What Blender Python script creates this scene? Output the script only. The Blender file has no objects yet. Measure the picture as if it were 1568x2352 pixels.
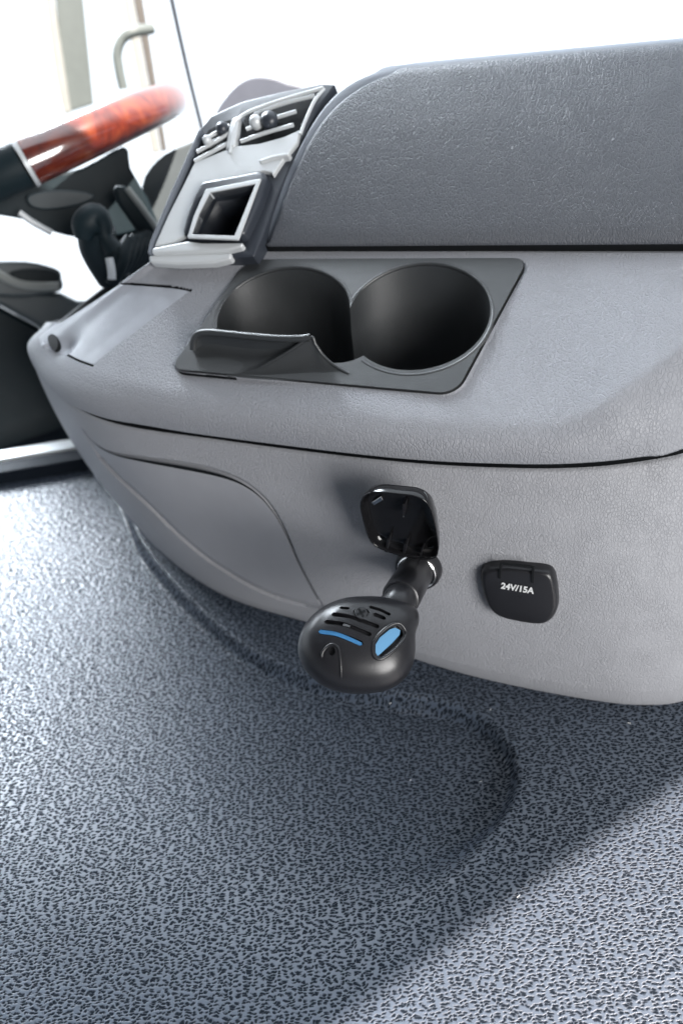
import bpy, bmesh, math, random
import numpy as np
from mathutils import Vector, Matrix
from mathutils.bvhtree import BVHTree
from mathutils.kdtree import KDTree

scene = bpy.context.scene
C = scene.collection
R = math.radians

# ------------------------------------------------------------------ camera, world, light
FOC, PITCH, ROLL, YAW = 1568.0, R(40), R(9), R(-24)      # focal length in units of a 1568 x 2352 frame
EYE = np.array([0.0, 0.0, 0.5])
fw = np.array([math.sin(YAW)*math.cos(PITCH), math.cos(YAW)*math.cos(PITCH), -math.sin(PITCH)])
r0 = np.array([math.cos(YAW), -math.sin(YAW), 0.0]); u0 = np.cross(r0, fw)
rt = r0*math.cos(ROLL) - u0*math.sin(ROLL); up = np.cross(rt, fw)
cd = bpy.data.cameras.new('camera'); cam = bpy.data.objects.new('camera', cd); C.objects.link(cam)
cam.matrix_world = Matrix(((rt[0], up[0], -fw[0], EYE[0]), (rt[1], up[1], -fw[1], EYE[1]),
                           (rt[2], up[2], -fw[2], EYE[2]), (0, 0, 0, 1)))
cd.sensor_fit = 'VERTICAL'; cd.sensor_height = 36.0; cd.lens = 36.0*FOC/2352.0
cd.clip_start = 0.01; cd.clip_end = 100
cd.dof.use_dof = True; cd.dof.focus_distance = 0.44; cd.dof.aperture_fstop = 4.6
scene.camera = cam
scene.view_settings.view_transform = 'Standard'; scene.view_settings.look = 'None'
scene.view_settings.exposure = 1.75; scene.view_settings.gamma = 1.0
scene.view_settings.use_curve_mapping = False

w = bpy.data.worlds.new('World'); scene.world = w; w.use_nodes = True
bg = w.node_tree.nodes['Background']; bg.inputs[0].default_value = (0.84, 0.92, 1.0, 1); bg.inputs[1].default_value = 1.0
# overcast-bright surroundings, strongest ahead and to the left (driver's side), weaker behind
_nt = w.node_tree
_g = _nt.nodes.new('ShaderNodeTexCoord'); _d = _nt.nodes.new('ShaderNodeVectorMath'); _d.operation = 'DOT_PRODUCT'
_d.inputs[1].default_value = (-0.69, 0.50, 0.525); _nt.links.new(_g.outputs['Generated'], _d.inputs[0])
_m = _nt.nodes.new('ShaderNodeMapRange'); _m.interpolation_type = 'SMOOTHSTEP'
_m.inputs[1].default_value = 0.94; _m.inputs[2].default_value = 0.985; _m.inputs[3].default_value = 0.0; _m.inputs[4].default_value = 18.0
_s = _nt.nodes.new('ShaderNodeVectorMath'); _s.operation = 'DOT_PRODUCT'; _s.inputs[1].default_value = (-0.40, 0.65, 0.64); _nt.links.new(_g.outputs['Generated'], _s.inputs[0])
_b = _nt.nodes.new('ShaderNodeMapRange'); _b.interpolation_type = 'SMOOTHSTEP'
_b.inputs[1].default_value = -0.2; _b.inputs[2].default_value = 0.68; _b.inputs[3].default_value = 0.05; _b.inputs[4].default_value = 0.56
_nt.links.new(_s.outputs['Value'], _b.inputs[0])
_a = _nt.nodes.new('ShaderNodeMath'); _a.operation = 'ADD'
_nt.links.new(_d.outputs['Value'], _m.inputs[0]); _nt.links.new(_m.outputs[0], _a.inputs[0]); _nt.links.new(_b.outputs[0], _a.inputs[1]); _nt.links.new(_a.outputs[0], bg.inputs[1])

SUN = np.array([-0.55, 0.25, -0.80]); SUN = SUN/np.linalg.norm(SUN)
sd = bpy.data.lights.new('sun', 'SUN'); sd.energy = 5.0; sd.angle = R(0.5); sd.color = (1.0, 0.90, 0.83)
so = bpy.data.objects.new('sun', sd); C.objects.link(so); so.location = (1, -1, 3)
so.rotation_euler = Vector(SUN).to_track_quat('-Z', 'Y').to_euler()

# light from the open passenger door, to the right and slightly behind
kd = bpy.data.lights.new('door_light', 'AREA'); kd.shape = 'RECTANGLE'; kd.size = .80; kd.size_y = .95; kd.energy = 13.5; kd.color = (1.0, .985, .97)
ko = bpy.data.objects.new('door_light', kd); C.objects.link(ko); ko.location = (1.25, -.66, .62)
ko.rotation_euler = (Vector((-.05, .37, .12))-ko.location).to_track_quat('-Z', 'Y').to_euler()

# ------------------------------------------------------------------ helpers
def ray(x, y): return rt*(x-784.0) + up*(1176.0-y) + fw*FOC
def onz(x, y, z): d = ray(x, y); return EYE + d*((z-EYE[2])/d[2])
def onp(x, y, P0, N):
    d = ray(x, y); P0 = np.array(P0, float); N = np.array(N, float)
    return EYE + d*((P0-EYE) @ N)/(d @ N)
def atd(x, y, dist): d = ray(x, y); return EYE + d/np.linalg.norm(d)*dist
def proj(P):
    P = np.asarray(P) - EYE; z = P @ fw
    return np.stack([784+FOC*(P @ rt)/z, 1176-FOC*(P @ up)/z], -1)
def unit(v): v = np.array(v, float); return v/np.linalg.norm(v)

def new_obj(name, me, mat=None, parent=None):
    o = bpy.data.objects.new(name, me); C.objects.link(o)
    if mat is not None and me is not None:
        me.materials.clear(); me.materials.append(mat)
    if parent is not None: o.parent = parent
    return o
def tag(o, label=None, cat=None, group=None, kind=None):
    for k, v in (('label', label), ('category', cat), ('group', group), ('kind', kind)):
        if v: o[k] = v
    return o
def thing(name, label, cat, group=None):
    return tag(new_obj(name, None), label, cat, group)
def smooth(me, on=True): me.polygons.foreach_set('use_smooth', [on]*len(me.polygons))
def mesh_from(verts, faces, name='m', sm=True):
    me = bpy.data.meshes.new(name); me.from_pydata([tuple(map(float, v)) for v in verts], [], faces)
    me.update(); smooth(me, sm); return me
def fix_normals(me):
    bm = bmesh.new(); bm.from_mesh(me); bmesh.ops.recalc_face_normals(bm, faces=bm.faces); bm.to_mesh(me); bm.free(); return me
def catmull(P, n, closed=False):
    P = np.array(P, float); m = len(P); out = []
    segs = m if closed else m-1
    for i in range(segs):
        if closed: a, b, c, d = P[(i-1) % m], P[i], P[(i+1) % m], P[(i+2) % m]
        else: a = P[i-1] if i > 0 else 2*P[0]-P[1]; b = P[i]; c = P[i+1]; d = P[i+2] if i+2 < m else 2*P[-1]-P[-2]
        for t in np.linspace(0, 1, n, endpoint=False):
            out.append(.5*((2*b)+(-a+c)*t+(2*a-5*b+4*c-d)*t*t+(-a+3*b-3*c+d)*t**3))
    if not closed: out.append(P[-1])
    return np.array(out)
def sample(ctrl, u):                    # Catmull-Rom at fractional index u (array)
    P = np.array(ctrl, float); m = len(P); P = np.vstack([2*P[0]-P[1], P, 2*P[-1]-P[-2]])
    u = np.clip(u, 0, m-1-1e-9); i = u.astype(int); t = (u-i)[:, None]
    a, b, c, d = P[i], P[i+1], P[i+2], P[i+3]
    return .5*((2*b)+(-a+c)*t+(2*a-5*b+4*c-d)*t*t+(-a+3*b-3*c+d)*t**3)
def inpoly(pts, poly):
    poly = np.array(poly, float); x, y = pts[:, 0], pts[:, 1]; ins = np.zeros(len(pts), bool)
    j = len(poly)-1
    for i in range(len(poly)):
        xi, yi = poly[i]; xj, yj = poly[j]
        c = ((yi > y) != (yj > y)) & (x < (xj-xi)*(y-yi)/((yj-yi) if yj != yi else 1e-12)+xi)
        ins ^= c; j = i
    return ins
def seg_dist(pts, line):                # distance and arc position to a polyline
    best = np.full(len(pts), 1e9); arc = np.zeros(len(pts)); L = 0
    line = np.array(line, float)
    for a, b in zip(line[:-1], line[1:]):
        ab = b-a; l = np.linalg.norm(ab)
        t = np.clip(((pts-a) @ ab)/(l*l+1e-15), 0, 1)
        d = np.linalg.norm(pts-(a+t[:, None]*ab), axis=1)
        m = d < best; best[m] = d[m]; arc[m] = L+t[m]*l; L += l
    return best, arc
def sstep(x): x = np.clip(x, 0, 1); return x*x*(3-2*x)

def solid(name, pts, N, thick, mat, parent=None, bevel=0.002, seg=3, down=0.0, smooth_out=None, taper=None):
    """closed outline of 3D points extruded along N by thick (front) and -down (back), edges bevelled"""
    pts = [np.array(p, float) for p in pts]; N = unit(N)
    if smooth_out: pts = list(catmull(pts, smooth_out, True))
    c = sum(pts)/len(pts)
    f = [c+(p-c)*(taper if taper else 1)+N*thick for p in pts]; b = [p-N*down for p in pts]; n = len(pts)
    faces = [list(range(n)), list(range(2*n-1, n-1, -1))] + [[i, n+i, n+(i+1) % n, (i+1) % n] for i in range(n)]
    me = fix_normals(mesh_from(f+b, faces, name, True))
    o = new_obj(name, me, mat, parent)
    if bevel:
        m = o.modifiers.new('b', 'BEVEL'); m.width = bevel; m.segments = seg; m.limit_method = 'ANGLE'; m.angle_limit = R(40)
        m.harden_normals = False
    me.set_sharp_from_angle(angle=R(50)) if not bevel else None
    wn = o.modifiers.new('w', 'WEIGHTED_NORMAL'); wn.keep_sharp = True
    return o
def tube(name, pts, rad, mat, parent=None, seg=16, sub=1, cap=True):
    pts = [np.array(p, float) for p in pts]
    rad = list(rad) if hasattr(rad, '__len__') else [rad]*len(pts)
    if sub > 1:
        q = np.column_stack([np.array(pts), rad]); q = catmull(q, sub); pts = [v[:3] for v in q]; rad = [v[3] for v in q]
    vs = []; fs = []; prev = None
    for i, p in enumerate(pts):
        t = unit(pts[min(i+1, len(pts)-1)]-pts[max(i-1, 0)])
        if prev is None: a = np.cross(t, [0, 0, 1]); a = unit(a) if np.linalg.norm(a) > 1e-3 else np.array([1., 0, 0])
        else: a = unit(prev-t*(prev @ t))
        prev = a; b = np.cross(t, a)
        for k in range(seg):
            an = 2*math.pi*k/seg; vs.append(p+rad[i]*(a*math.cos(an)+b*math.sin(an)))
    n = len(pts)
    for i in range(n-1):
        for k in range(seg):
            fs.append([i*seg+k, i*seg+(k+1) % seg, (i+1)*seg+(k+1) % seg, (i+1)*seg+k])
    if cap: fs.append(list(range(seg-1, -1, -1))); fs.append([(n-1)*seg+k for k in range(seg)])
    me = fix_normals(mesh_from(vs, fs, name)); me.set_sharp_from_angle(angle=R(50))
    return new_obj(name, me, mat, parent)
def lathe(name, base, axis, prof, mat, parent=None, seg=48, ex=None):
    """prof: (distance along axis, radius)"""
    axis = unit(axis); a = np.cross(axis, [0.2, 0.1, 1]); a = unit(a); b = np.cross(axis, a); base = np.array(base, float)
    vs = []; fs = []
    for h, r in prof:
        for k in range(seg):
            an = 2*math.pi*k/seg; vs.append(base+axis*h+(a*math.cos(an)+b*math.sin(an))*max(r, 1e-5))
    for i in range(len(prof)-1):
        for k in range(seg): fs.append([i*seg+k, i*seg+(k+1) % seg, (i+1)*seg+(k+1) % seg, (i+1)*seg+k])
    me = fix_normals(mesh_from(vs, fs, name)); me.set_sharp_from_angle(angle=R(40))
    return new_obj(name, me, mat, parent)
def apply_mods(o):
    dg = bpy.context.evaluated_depsgraph_get(); dg.update()
    me = bpy.data.meshes.new_from_object(o.evaluated_get(dg)); o.modifiers.clear(); o.data = me; return o

# ------------------------------------------------------------------ materials
def lin(r, g, b): return tuple(((c/255+.055)/1.055)**2.4 if c/255 > .04045 else c/255/12.92 for c in (r, g, b))+(1,)
def mat_base(name, col, rough=.5, spec=.5, metal=0.0, coat=0.0):
    m = bpy.data.materials.new(name); m.use_nodes = True; nt = m.node_tree; p = nt.nodes['Principled BSDF']
    p.inputs['Base Color'].default_value = col if len(col) == 4 else (*col, 1)
    p.inputs['Roughness'].default_value = rough; p.inputs['Specular IOR Level'].default_value = spec
    p.inputs['Metallic'].default_value = metal; p.inputs['Coat Weight'].default_value = coat
    return m, nt, p
def nd(nt, typ, **kw):
    n = nt.nodes.new(typ)
    for k, v in kw.items():
        if k in n.inputs: n.inputs[k].default_value = v
        else: setattr(n, k, v)
    return n
def plain(name, col, rough=.5, spec=.5, metal=0.0, coat=0.0, var=.12, nscale=60, bump=.15, bscale=900):
    """plastic with slight tone and gloss variation and a fine moulded texture"""
    m, nt, p = mat_base(name, col, rough, spec, metal, coat); L = nt.links
    tc = nd(nt, 'ShaderNodeTexCoord')
    n1 = nd(nt, 'ShaderNodeTexNoise', Scale=nscale, Detail=5.0); L.new(tc.outputs['Object'], n1.inputs['Vector'])
    mr = nd(nt, 'ShaderNodeMapRange'); mr.inputs[3].default_value = 1-var; mr.inputs[4].default_value = 1+var
    L.new(n1.outputs[0], mr.inputs[0])
    mx = nd(nt, 'ShaderNodeVectorMath', operation='SCALE'); mx.inputs[0].default_value = p.inputs['Base Color'].default_value[:3]
    L.new(mr.outputs[0], mx.inputs['Scale']); L.new(mx.outputs[0], p.inputs['Base Color'])
    r2 = nd(nt, 'ShaderNodeMapRange'); r2.inputs[3].default_value = rough*.9; r2.inputs[4].default_value = min(1, rough*1.12)
    L.new(n1.outputs[0], r2.inputs[0]); L.new(r2.outputs[0], p.inputs['Roughness'])
    if bump:
        n2 = nd(nt, 'ShaderNodeTexNoise', Scale=bscale, Detail=2.0); L.new(tc.outputs['Object'], n2.inputs['Vector'])
        b = nd(nt, 'ShaderNodeBump', Strength=bump, Distance=.0003); L.new(n2.outputs[0], b.inputs['Height']); L.new(b.outputs[0], p.inputs['Normal'])
    return m
def leather(name, col, cell=330, strength=.45, rough=.5, spec=.4, stretch=(1.25, 1, .8), dist=.00045, warp=.003):
    """moulded leather grain: creases between pebbles, with long wrinkles"""
    m, nt, p = mat_base(name, col, rough, spec); L = nt.links
    tc = nd(nt, 'ShaderNodeTexCoord')
    wn = nd(nt, 'ShaderNodeTexNoise', Scale=90.0, Detail=3.0); L.new(tc.outputs['Object'], wn.inputs['Vector'])
    sub = nd(nt, 'ShaderNodeVectorMath', operation='SUBTRACT'); sub.inputs[1].default_value = (.5, .5, .5); L.new(wn.outputs['Color'], sub.inputs[0])
    sc = nd(nt, 'ShaderNodeVectorMath', operation='SCALE'); sc.inputs['Scale'].default_value = warp; L.new(sub.outputs[0], sc.inputs[0])
    ad = nd(nt, 'ShaderNodeVectorMath', operation='ADD'); L.new(tc.outputs['Object'], ad.inputs[0]); L.new(sc.outputs[0], ad.inputs[1])
    mp = nd(nt, 'ShaderNodeMapping'); mp.inputs['Scale'].default_value = stretch; L.new(ad.outputs[0], mp.inputs['Vector'])
    v = nd(nt, 'ShaderNodeTexVoronoi', feature='DISTANCE_TO_EDGE', Scale=cell, Randomness=1.0); L.new(mp.outputs[0], v.inputs['Vector'])
    v2 = nd(nt, 'ShaderNodeTexVoronoi', feature='DISTANCE_TO_EDGE', Scale=cell*2.1, Randomness=1.0); L.new(mp.outputs[0], v2.inputs['Vector'])
    r1 = nd(nt, 'ShaderNodeMapRange'); r1.inputs[2].default_value = .13; L.new(v.outputs[0], r1.inputs[0])
    r2 = nd(nt, 'ShaderNodeMapRange'); r2.inputs[2].default_value = .16; r2.inputs[4].default_value = .45; L.new(v2.outputs[0], r2.inputs[0])
    s = nd(nt, 'ShaderNodeMath', operation='ADD'); L.new(r1.outputs[0], s.inputs[0]); L.new(r2.outputs[0], s.inputs[1])
    big = nd(nt, 'ShaderNodeTexNoise', Scale=45.0, Detail=2.0); L.new(tc.outputs['Object'], big.inputs['Vector'])
    rs = nd(nt, 'ShaderNodeMapRange'); rs.inputs[1].default_value = .3; rs.inputs[2].default_value = .7; rs.inputs[3].default_value = strength*.8; rs.inputs[4].default_value = strength*1.15
    L.new(big.outputs[0], rs.inputs[0])
    b = nd(nt, 'ShaderNodeBump', Distance=dist); L.new(rs.outputs[0], b.inputs['Strength']); L.new(s.outputs[0], b.inputs['Height']); L.new(b.outputs[0], p.inputs['Normal'])
    mr = nd(nt, 'ShaderNodeMapRange'); mr.inputs[3].default_value = .985; mr.inputs[4].default_value = 1.015; L.new(big.outputs[0], mr.inputs[0])
    mx = nd(nt, 'ShaderNodeVectorMath', operation='SCALE'); mx.inputs[0].default_value = p.inputs['Base Color'].default_value[:3]
    L.new(mr.outputs[0], mx.inputs['Scale']); L.new(mx.outputs[0], p.inputs['Base Color'])
    return m

M = {}
M['panel'] = leather('panel_leather', (.29, .295, .315), 380, .7)
M['trim'] = leather('trim_leather', (.255, .262, .284), 330, .7, rough=.45)
M['pad'] = leather('pad_leather', (.076, .082, .095), 330, .6, stretch=(1.5, .75, .75), rough=.5, dist=.0005, warp=.002)
M['lid'] = plain('lid_plastic', (.32, .335, .37), .36, .7, bump=.2, bscale=1500)
M['flap'] = plain('flap_plastic', (.27, .275, .295), .45, .5, bump=.25, bscale=1200, var=.05)
M['frame'] = plain('dash_frame_plastic', (.12, .135, .16), .5)
M['cup'] = plain('cup_plastic', (.022, .024, .0255), .42, .9, bump=.5, bscale=1400)
M['black'] = plain('black_plastic', (.012, .012, .014), .32, .5, bump=.12, bscale=700)
M['gloss'] = plain('gloss_black', (.008, .008, .009), .12, .5, bump=.03)
M['gap_shade'] = plain('painted_gap_shade', (.004, .005, .006), .6, .2, bump=0)  # near-black stand-in for the shade inside gaps, slots and holes
M['silver'] = plain('satin_silver', (.56, .58, .59), .35, .6, metal=.15, var=.05, bump=.08)
M['bezel'] = plain('bezel_plastic', (.03, .035, .045), .35)
M['metal'] = plain('socket_metal', (.7, .7, .7), .2, metal=1.0, bump=.05)
M['white'] = plain('white_print', (.62, .63, .63), .5, bump=0, var=.02)
M['blue'] = plain('blue_strip', (.045, .18, .38), .5, .3, bump=0, var=.04)
M['blue2'] = plain('blue_window', (.10, .26, .44), .45, .4, bump=0, var=.05)
M['dark'] = plain('dark_teal_plastic', (.008, .016, .020), .5, .22)
M['dark2'] = plain('dark_navy_plastic', (.005, .008, .013), .7, .15)
M['dark3'] = plain('spoke_plastic', (.022, .034, .040), .45, .4)
M['grey2'] = plain('grey_green_plastic', (.07, .085, .09), .45)
M['pale'] = plain('pale_plastic', (.30, .31, .29), .5)
M['pale2'] = plain('mirror_grey', (.12, .14, .135), .5)
M['tan'] = plain('tan_trim', (.115, .108, .098), .6, .3)
M['roof'] = plain('roof_liner', (.10, .105, .115), .9, .1)
M['hump'] = plain('hump_plastic', (.085, .095, .12), .5)

def wood():
    m, nt, p = mat_base('burl_wood', (.25, .04, .02), .3, .5, coat=.7); L = nt.links
    tc = nd(nt, 'ShaderNodeTexCoord')
    n = nd(nt, 'ShaderNodeTexNoise', Scale=28.0, Detail=8.0, Distortion=1.6); L.new(tc.outputs['Object'], n.inputs['Vector'])
    cr = nd(nt, 'ShaderNodeValToRGB'); L.new(n.outputs[0], cr.inputs[0])
    e = cr.color_ramp.elements; e[0].position = .32; e[0].color = (.06, .007, .003, 1); e[1].position = .7; e[1].color = (.21, .040, .010, 1)
    x = cr.color_ramp.elements.new(.5); x.color = (.13, .017, .006, 1)
    L.new(cr.outputs[0], p.inputs['Base Color']); p.inputs['Coat Roughness'].default_value = .08; p.inputs['Coat IOR'].default_value = 2.0; p.inputs['Coat Weight'].default_value = 1.0
    return m
M['wood'] = wood()

def floor_mat():
    """rubber mat: light ridges run as a wormy net round dark pits"""
    m, nt, p = mat_base('rubber_mat', (.1, .1, .1), .38, .5, ); L = nt.links
    tc = nd(nt, 'ShaderNodeTexCoord')
    wn = nd(nt, 'ShaderNodeTexNoise', Scale=200.0, Detail=3.0); L.new(tc.outputs['Object'], wn.inputs['Vector'])
    sub = nd(nt, 'ShaderNodeVectorMath', operation='SUBTRACT'); sub.inputs[1].default_value = (.5, .5, .5); L.new(wn.outputs['Color'], sub.inputs[0])
    sc = nd(nt, 'ShaderNodeVectorMath', operation='MULTIPLY'); sc.inputs[1].default_value = (.0070, .0034, 0); L.new(sub.outputs[0], sc.inputs[0])
    ad = nd(nt, 'ShaderNodeVectorMath', operation='ADD'); L.new(tc.outputs['Object'], ad.inputs[0]); L.new(sc.outputs[0], ad.inputs[1])
    mr0 = nd(nt, 'ShaderNodeMapping'); mr0.inputs['Rotation'].default_value = (0, 0, R(-24)); L.new(ad.outputs[0], mr0.inputs['Vector'])
    mp = nd(nt, 'ShaderNodeMapping'); mp.inputs['Scale'].default_value = (.62, 1.35, 1); L.new(mr0.outputs[0], mp.inputs['Vector'])
    v = nd(nt, 'ShaderNodeTexVoronoi', feature='F1', voronoi_dimensions='2D', Scale=410.0, Randomness=.75); L.new(mp.outputs[0], v.inputs['Vector'])
    n2 = nd(nt, 'ShaderNodeTexNoise', Scale=700.0, Detail=3.0); L.new(tc.outputs['Object'], n2.inputs['Vector'])
    a2 = nd(nt, 'ShaderNodeMath', operation='MULTIPLY_ADD'); a2.inputs[1].default_value = .26; L.new(n2.outputs[0], a2.inputs[0]); 
    s2 = nd(nt, 'ShaderNodeMath', operation='SUBTRACT'); L.new(v.outputs[0], s2.inputs[0]); s2.inputs[1].default_value = .15; L.new(s2.outputs[0], a2.inputs[2])
    r = nd(nt, 'ShaderNodeMapRange', interpolation_type='SMOOTHSTEP'); r.inputs[1].default_value = .16; r.inputs[2].default_value = .56; r.inputs[3].default_value = 0.0; r.inputs[4].default_value = 1.0
    L.new(a2.outputs[0], r.inputs[0])
    mx = nd(nt, 'ShaderNodeMix', data_type='RGBA'); mx.inputs[6].default_value = (.006, .009, .014, 1); mx.inputs[7].default_value = (.047, .062, .088, 1)
    L.new(r.outputs[0], mx.inputs[0])
    n3 = nd(nt, 'ShaderNodeTexNoise', Scale=9.0, Detail=4.0); L.new(tc.outputs['Object'], n3.inputs['Vector'])
    mr = nd(nt, 'ShaderNodeMapRange'); mr.inputs[3].default_value = .82; mr.inputs[4].default_value = 1.18; L.new(n3.outputs[0], mr.inputs[0])
    vm = nd(nt, 'ShaderNodeVectorMath', operation='SCALE'); L.new(mx.outputs[2], vm.inputs[0]); L.new(mr.outputs[0], vm.inputs['Scale'])
    L.new(vm.outputs[0], p.inputs['Base Color'])
    for nm_, lo_, hi_ in (('Roughness', .85, .40), ('Specular IOR Level', .08, .9)):
        q_ = nd(nt, 'ShaderNodeMapRange'); q_.inputs[3].default_value = lo_; q_.inputs[4].default_value = hi_; L.new(r.outputs[0], q_.inputs[0]); L.new(q_.outputs[0], p.inputs[nm_])
    b = nd(nt, 'ShaderNodeBump', Strength=.34, Distance=.0008); L.new(r.outputs[0], b.inputs['Height']); L.new(b.outputs[0], p.inputs['Normal'])
    return m
M['floor'] = floor_mat()

# ------------------------------------------------------------------ setting: unseen cab shell shaped for the light, floor
def poly(name, pts, mat, kind='structure', thick=.03):
    o = solid(name, pts, (0, 0, 1), thick, mat, bevel=0); return tag(o, kind=kind)
tag(solid('sun_blocker_ceiling', [(-1.5, -1.2, 1.3), (-.02, -1.2, 1.3), (1.43, .36, 1.3), (-1.5, .36, 1.3)], (0, 0, 1), .05, M['roof'], bevel=0), kind='structure')  # unseen cab roof, its slanted edge shaped to bound the sun patch
tag(solid('sky_blocker_wall', [(-1.05, -1.15, .60), (-1.05, 1.1, .60), (-1.05, 1.1, 1.29), (-1.05, -1.15, 1.29)], (-1, 0, 0), .04, M['roof'], bevel=0), kind='structure')  # unseen wall, added and placed to keep bright sky off the near floor
tag(solid('back_wall', [(-1.5, -1.2, -.5), (1.5, -1.2, -.5), (1.5, -1.2, 1.29), (-1.5, -1.2, 1.29)], (0, -1, 0), .05, M['roof'], bevel=0), kind='structure')

EDGE_P = onz(0, 1088, 0)[:2]; EDGE_D = unit(onz(215, 1052, 0)[:2]-EDGE_P); EDGE_N = np.array([-EDGE_D[1], EDGE_D[0]])
def build_floor():
    nx, ny = 700, 525
    xs = np.linspace(-.95, .45, nx); ys = np.linspace(-.25, .80, ny)
    X, Y = np.meshgrid(xs, ys); X = X.ravel(); Y = Y.ravel()
    P = np.column_stack([X, Y])
    over = (P-EDGE_P) @ EDGE_N; m = over > 0; P[m] -= over[m, None]*EDGE_N      # far edge of the mat
    line = [onz(x, y, 0)[:2] for x, y in [(250, 1090), (285, 1160), (320, 1250), (420, 1370), (560, 1490), (720, 1560), (900, 1597), (1000, 1612), (1090, 1645), (1150, 1695), (1178, 1750), (1175, 1810), (1145, 1870), (1050, 1965), (930, 2050), (800, 2130), (600, 2230)]]
    line = catmull(line, 6)
    d, arc = seg_dist(P, line); tot = np.sum(np.linalg.norm(np.diff(line, axis=0), axis=1))
    poly_ = list(map(tuple, line))+[(-.6, -.3), (-1.2, -.3), (-1.2, .6), tuple(line[0]+np.array([-.05, .05]))]
    ins = inpoly(P, poly_)
    sd_ = np.where(ins, d, -d)
    a = arc/tot; wdt = .0048+.06*sstep((a-.78)/.22)
    Z = -.018*sstep(sd_/wdt*.5+.5)*sstep((Y-.08)/.20)
    V = np.column_stack([P, Z]); idx = np.arange(nx*ny).reshape(ny, nx)
    F = np.stack([idx[:-1, :-1], idx[:-1, 1:], idx[1:, 1:], idx[1:, :-1]], -1).reshape(-1, 4)
    keep = ~(m[F].all(axis=1)); F = F[keep]
    me = mesh_from(V, F.tolist(), 'floor'); bm = bmesh.new(); bm.from_mesh(me); bmesh.ops.delete(bm, geom=[v for v in bm.verts if not v.link_faces], context='VERTS'); bm.to_mesh(me); bm.free(); smooth(me)
    return tag(new_obj('floor', me, M['floor']), kind='structure')
build_floor()
def strip(name, o0, o1, z0, z1, mat, l0=-.4, l1=.30):
    q = []
    for l, o in ((l0, o0), (l1, o0), (l1, o1), (l0, o1)):
        p = EDGE_P+EDGE_D*l+EDGE_N*o; q.append((p[0], p[1], z0))
    return solid(name, q, (0, 0, 1), z1-z0, mat, bevel=.002)
def off_of(x, y, z=0): return float((onz(x, y, z)[:2]-EDGE_P) @ EDGE_N)
s1 = off_of(0, 1062); s2 = off_of(0, 1040); s3 = off_of(0, 985)
sill = thing('sill_strip', 'bright metal sill strip with dark rubber edge at the far end of the grey floor mat', 'sill strip')
a_ = strip('rubber_edge', .001, s1, -.02, .001, M['dark2']); a_.parent = sill
a_ = strip('metal_strip', s1+.001, s2, -.02, .004, M['silver']); a_.parent = sill
tag(strip('footwell', s2+.002, s2+.6, -.08, -.03, M['dark2'], -.8, .6), kind='structure')

# ------------------------------------------------------------------ dashboard
dash = thing('dashboard', 'grey leather grained truck dashboard curving away to the left above the floor mat', 'dashboard')
def hidden(*p): return np.array(p, float)
# stations: foot (floor), seam (z .213)
ZS = .213
foot = [hidden(-.72, .80, 0), hidden(-.665, .66, 0), onz(230, 1075, 0), onz(345, 1240, 0), onz(500, 1370, 0), onz(740, 1450, 0), onz(1000, 1540, 0), onz(1200, 1590, 0), onz(1400, 1625, 0), onz(1490, 1630, 0), onz(1568, 1623, 0), hidden(.155, .40, 0), hidden(.22, .46, 0)]
ZP = .2092
seam = [hidden(-.565, .70, ZP), hidden(-.562, .56, ZP), onz(76, 805, ZP), onz(100, 868, ZP), onz(225, 955, ZP), onz(500, 1002, ZP), onz(900, 1050, ZP), onz(1180, 1065, ZP), onz(1350, 1062, ZP), onz(1460, 1050, ZP), onz(1568, 1030, ZP), hidden(.11,.455,ZP), hidden(.18, .53, ZP)]
def grid_mesh(G):
    nu, nv, _ = G.shape; idx = np.arange(nu*nv).reshape(nu, nv)
    F = np.stack([idx[:-1, :-1], idx[1:, :-1], idx[1:, 1:], idx[:-1, 1:]], -1).reshape(-1, 4)
    return G.reshape(-1, 3), F
def normals(G):
    du = np.gradient(G, axis=0); dv = np.gradient(G, axis=1); n = np.cross(du, dv); n /= np.linalg.norm(n, axis=2, keepdims=True)+1e-12
    return n
def add_grid(name, V, F, mat, parent, gap=None):
    used = np.unique(F); mp = -np.ones(len(V), int); mp[used] = np.arange(len(used))
    me = mesh_from(V[used], mp[F].tolist(), name); o = new_obj(name, me, mat, parent)
    if gap is not None:                                   # faces inside a gap coloured near-black as its shade
        me.materials.append(M['gap_shade']); me.polygons.foreach_set('material_index', gap.astype(np.int32)); me.update()
    return o
def keep_largest(o):
    bm = bmesh.new(); bm.from_mesh(o.data); seen = set(); isl = []
    for v0 in bm.verts:
        if v0.index in seen: continue
        st_ = [v0]; seen.add(v0.index); cur = []
        while st_:
            a = st_.pop(); cur.append(a)
            for e in a.link_edges:
                b_ = e.other_vert(a)
                if b_.index not in seen: seen.add(b_.index); st_.append(b_)
        isl.append(cur)
    isl.sort(key=len)
    bmesh.ops.delete(bm, geom=[x for k in isl[:-1] for x in k], context='VERTS'); bm.to_mesh(o.data); bm.free(); return o
def arc_u(ctrl, n):
    u = np.linspace(0, len(ctrl)-1, 1500); p = sample(ctrl, u); s = np.concatenate([[0], np.cumsum(np.linalg.norm(np.diff(p, axis=0), axis=1))])
    return np.interp(np.linspace(0, s[-1], n), s, u)
def hit(bvh, x, y):
    d = ray(x, y); h = bvh.ray_cast(Vector(EYE), Vector(d/np.linalg.norm(d)))
    return (np.array(h[0]), np.array(h[1])) if h[0] is not None else (None, None)
def near_hit(bvh, x, y):
    for r_ in range(0, 60, 3):
        for k in range(12):
            p, n = hit(bvh, x+r_*math.cos(k*.5236), y+r_*math.sin(k*.5236))
            if p is not None: return p, n
    raise ValueError('no surface near %g %g' % (x, y))

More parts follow.
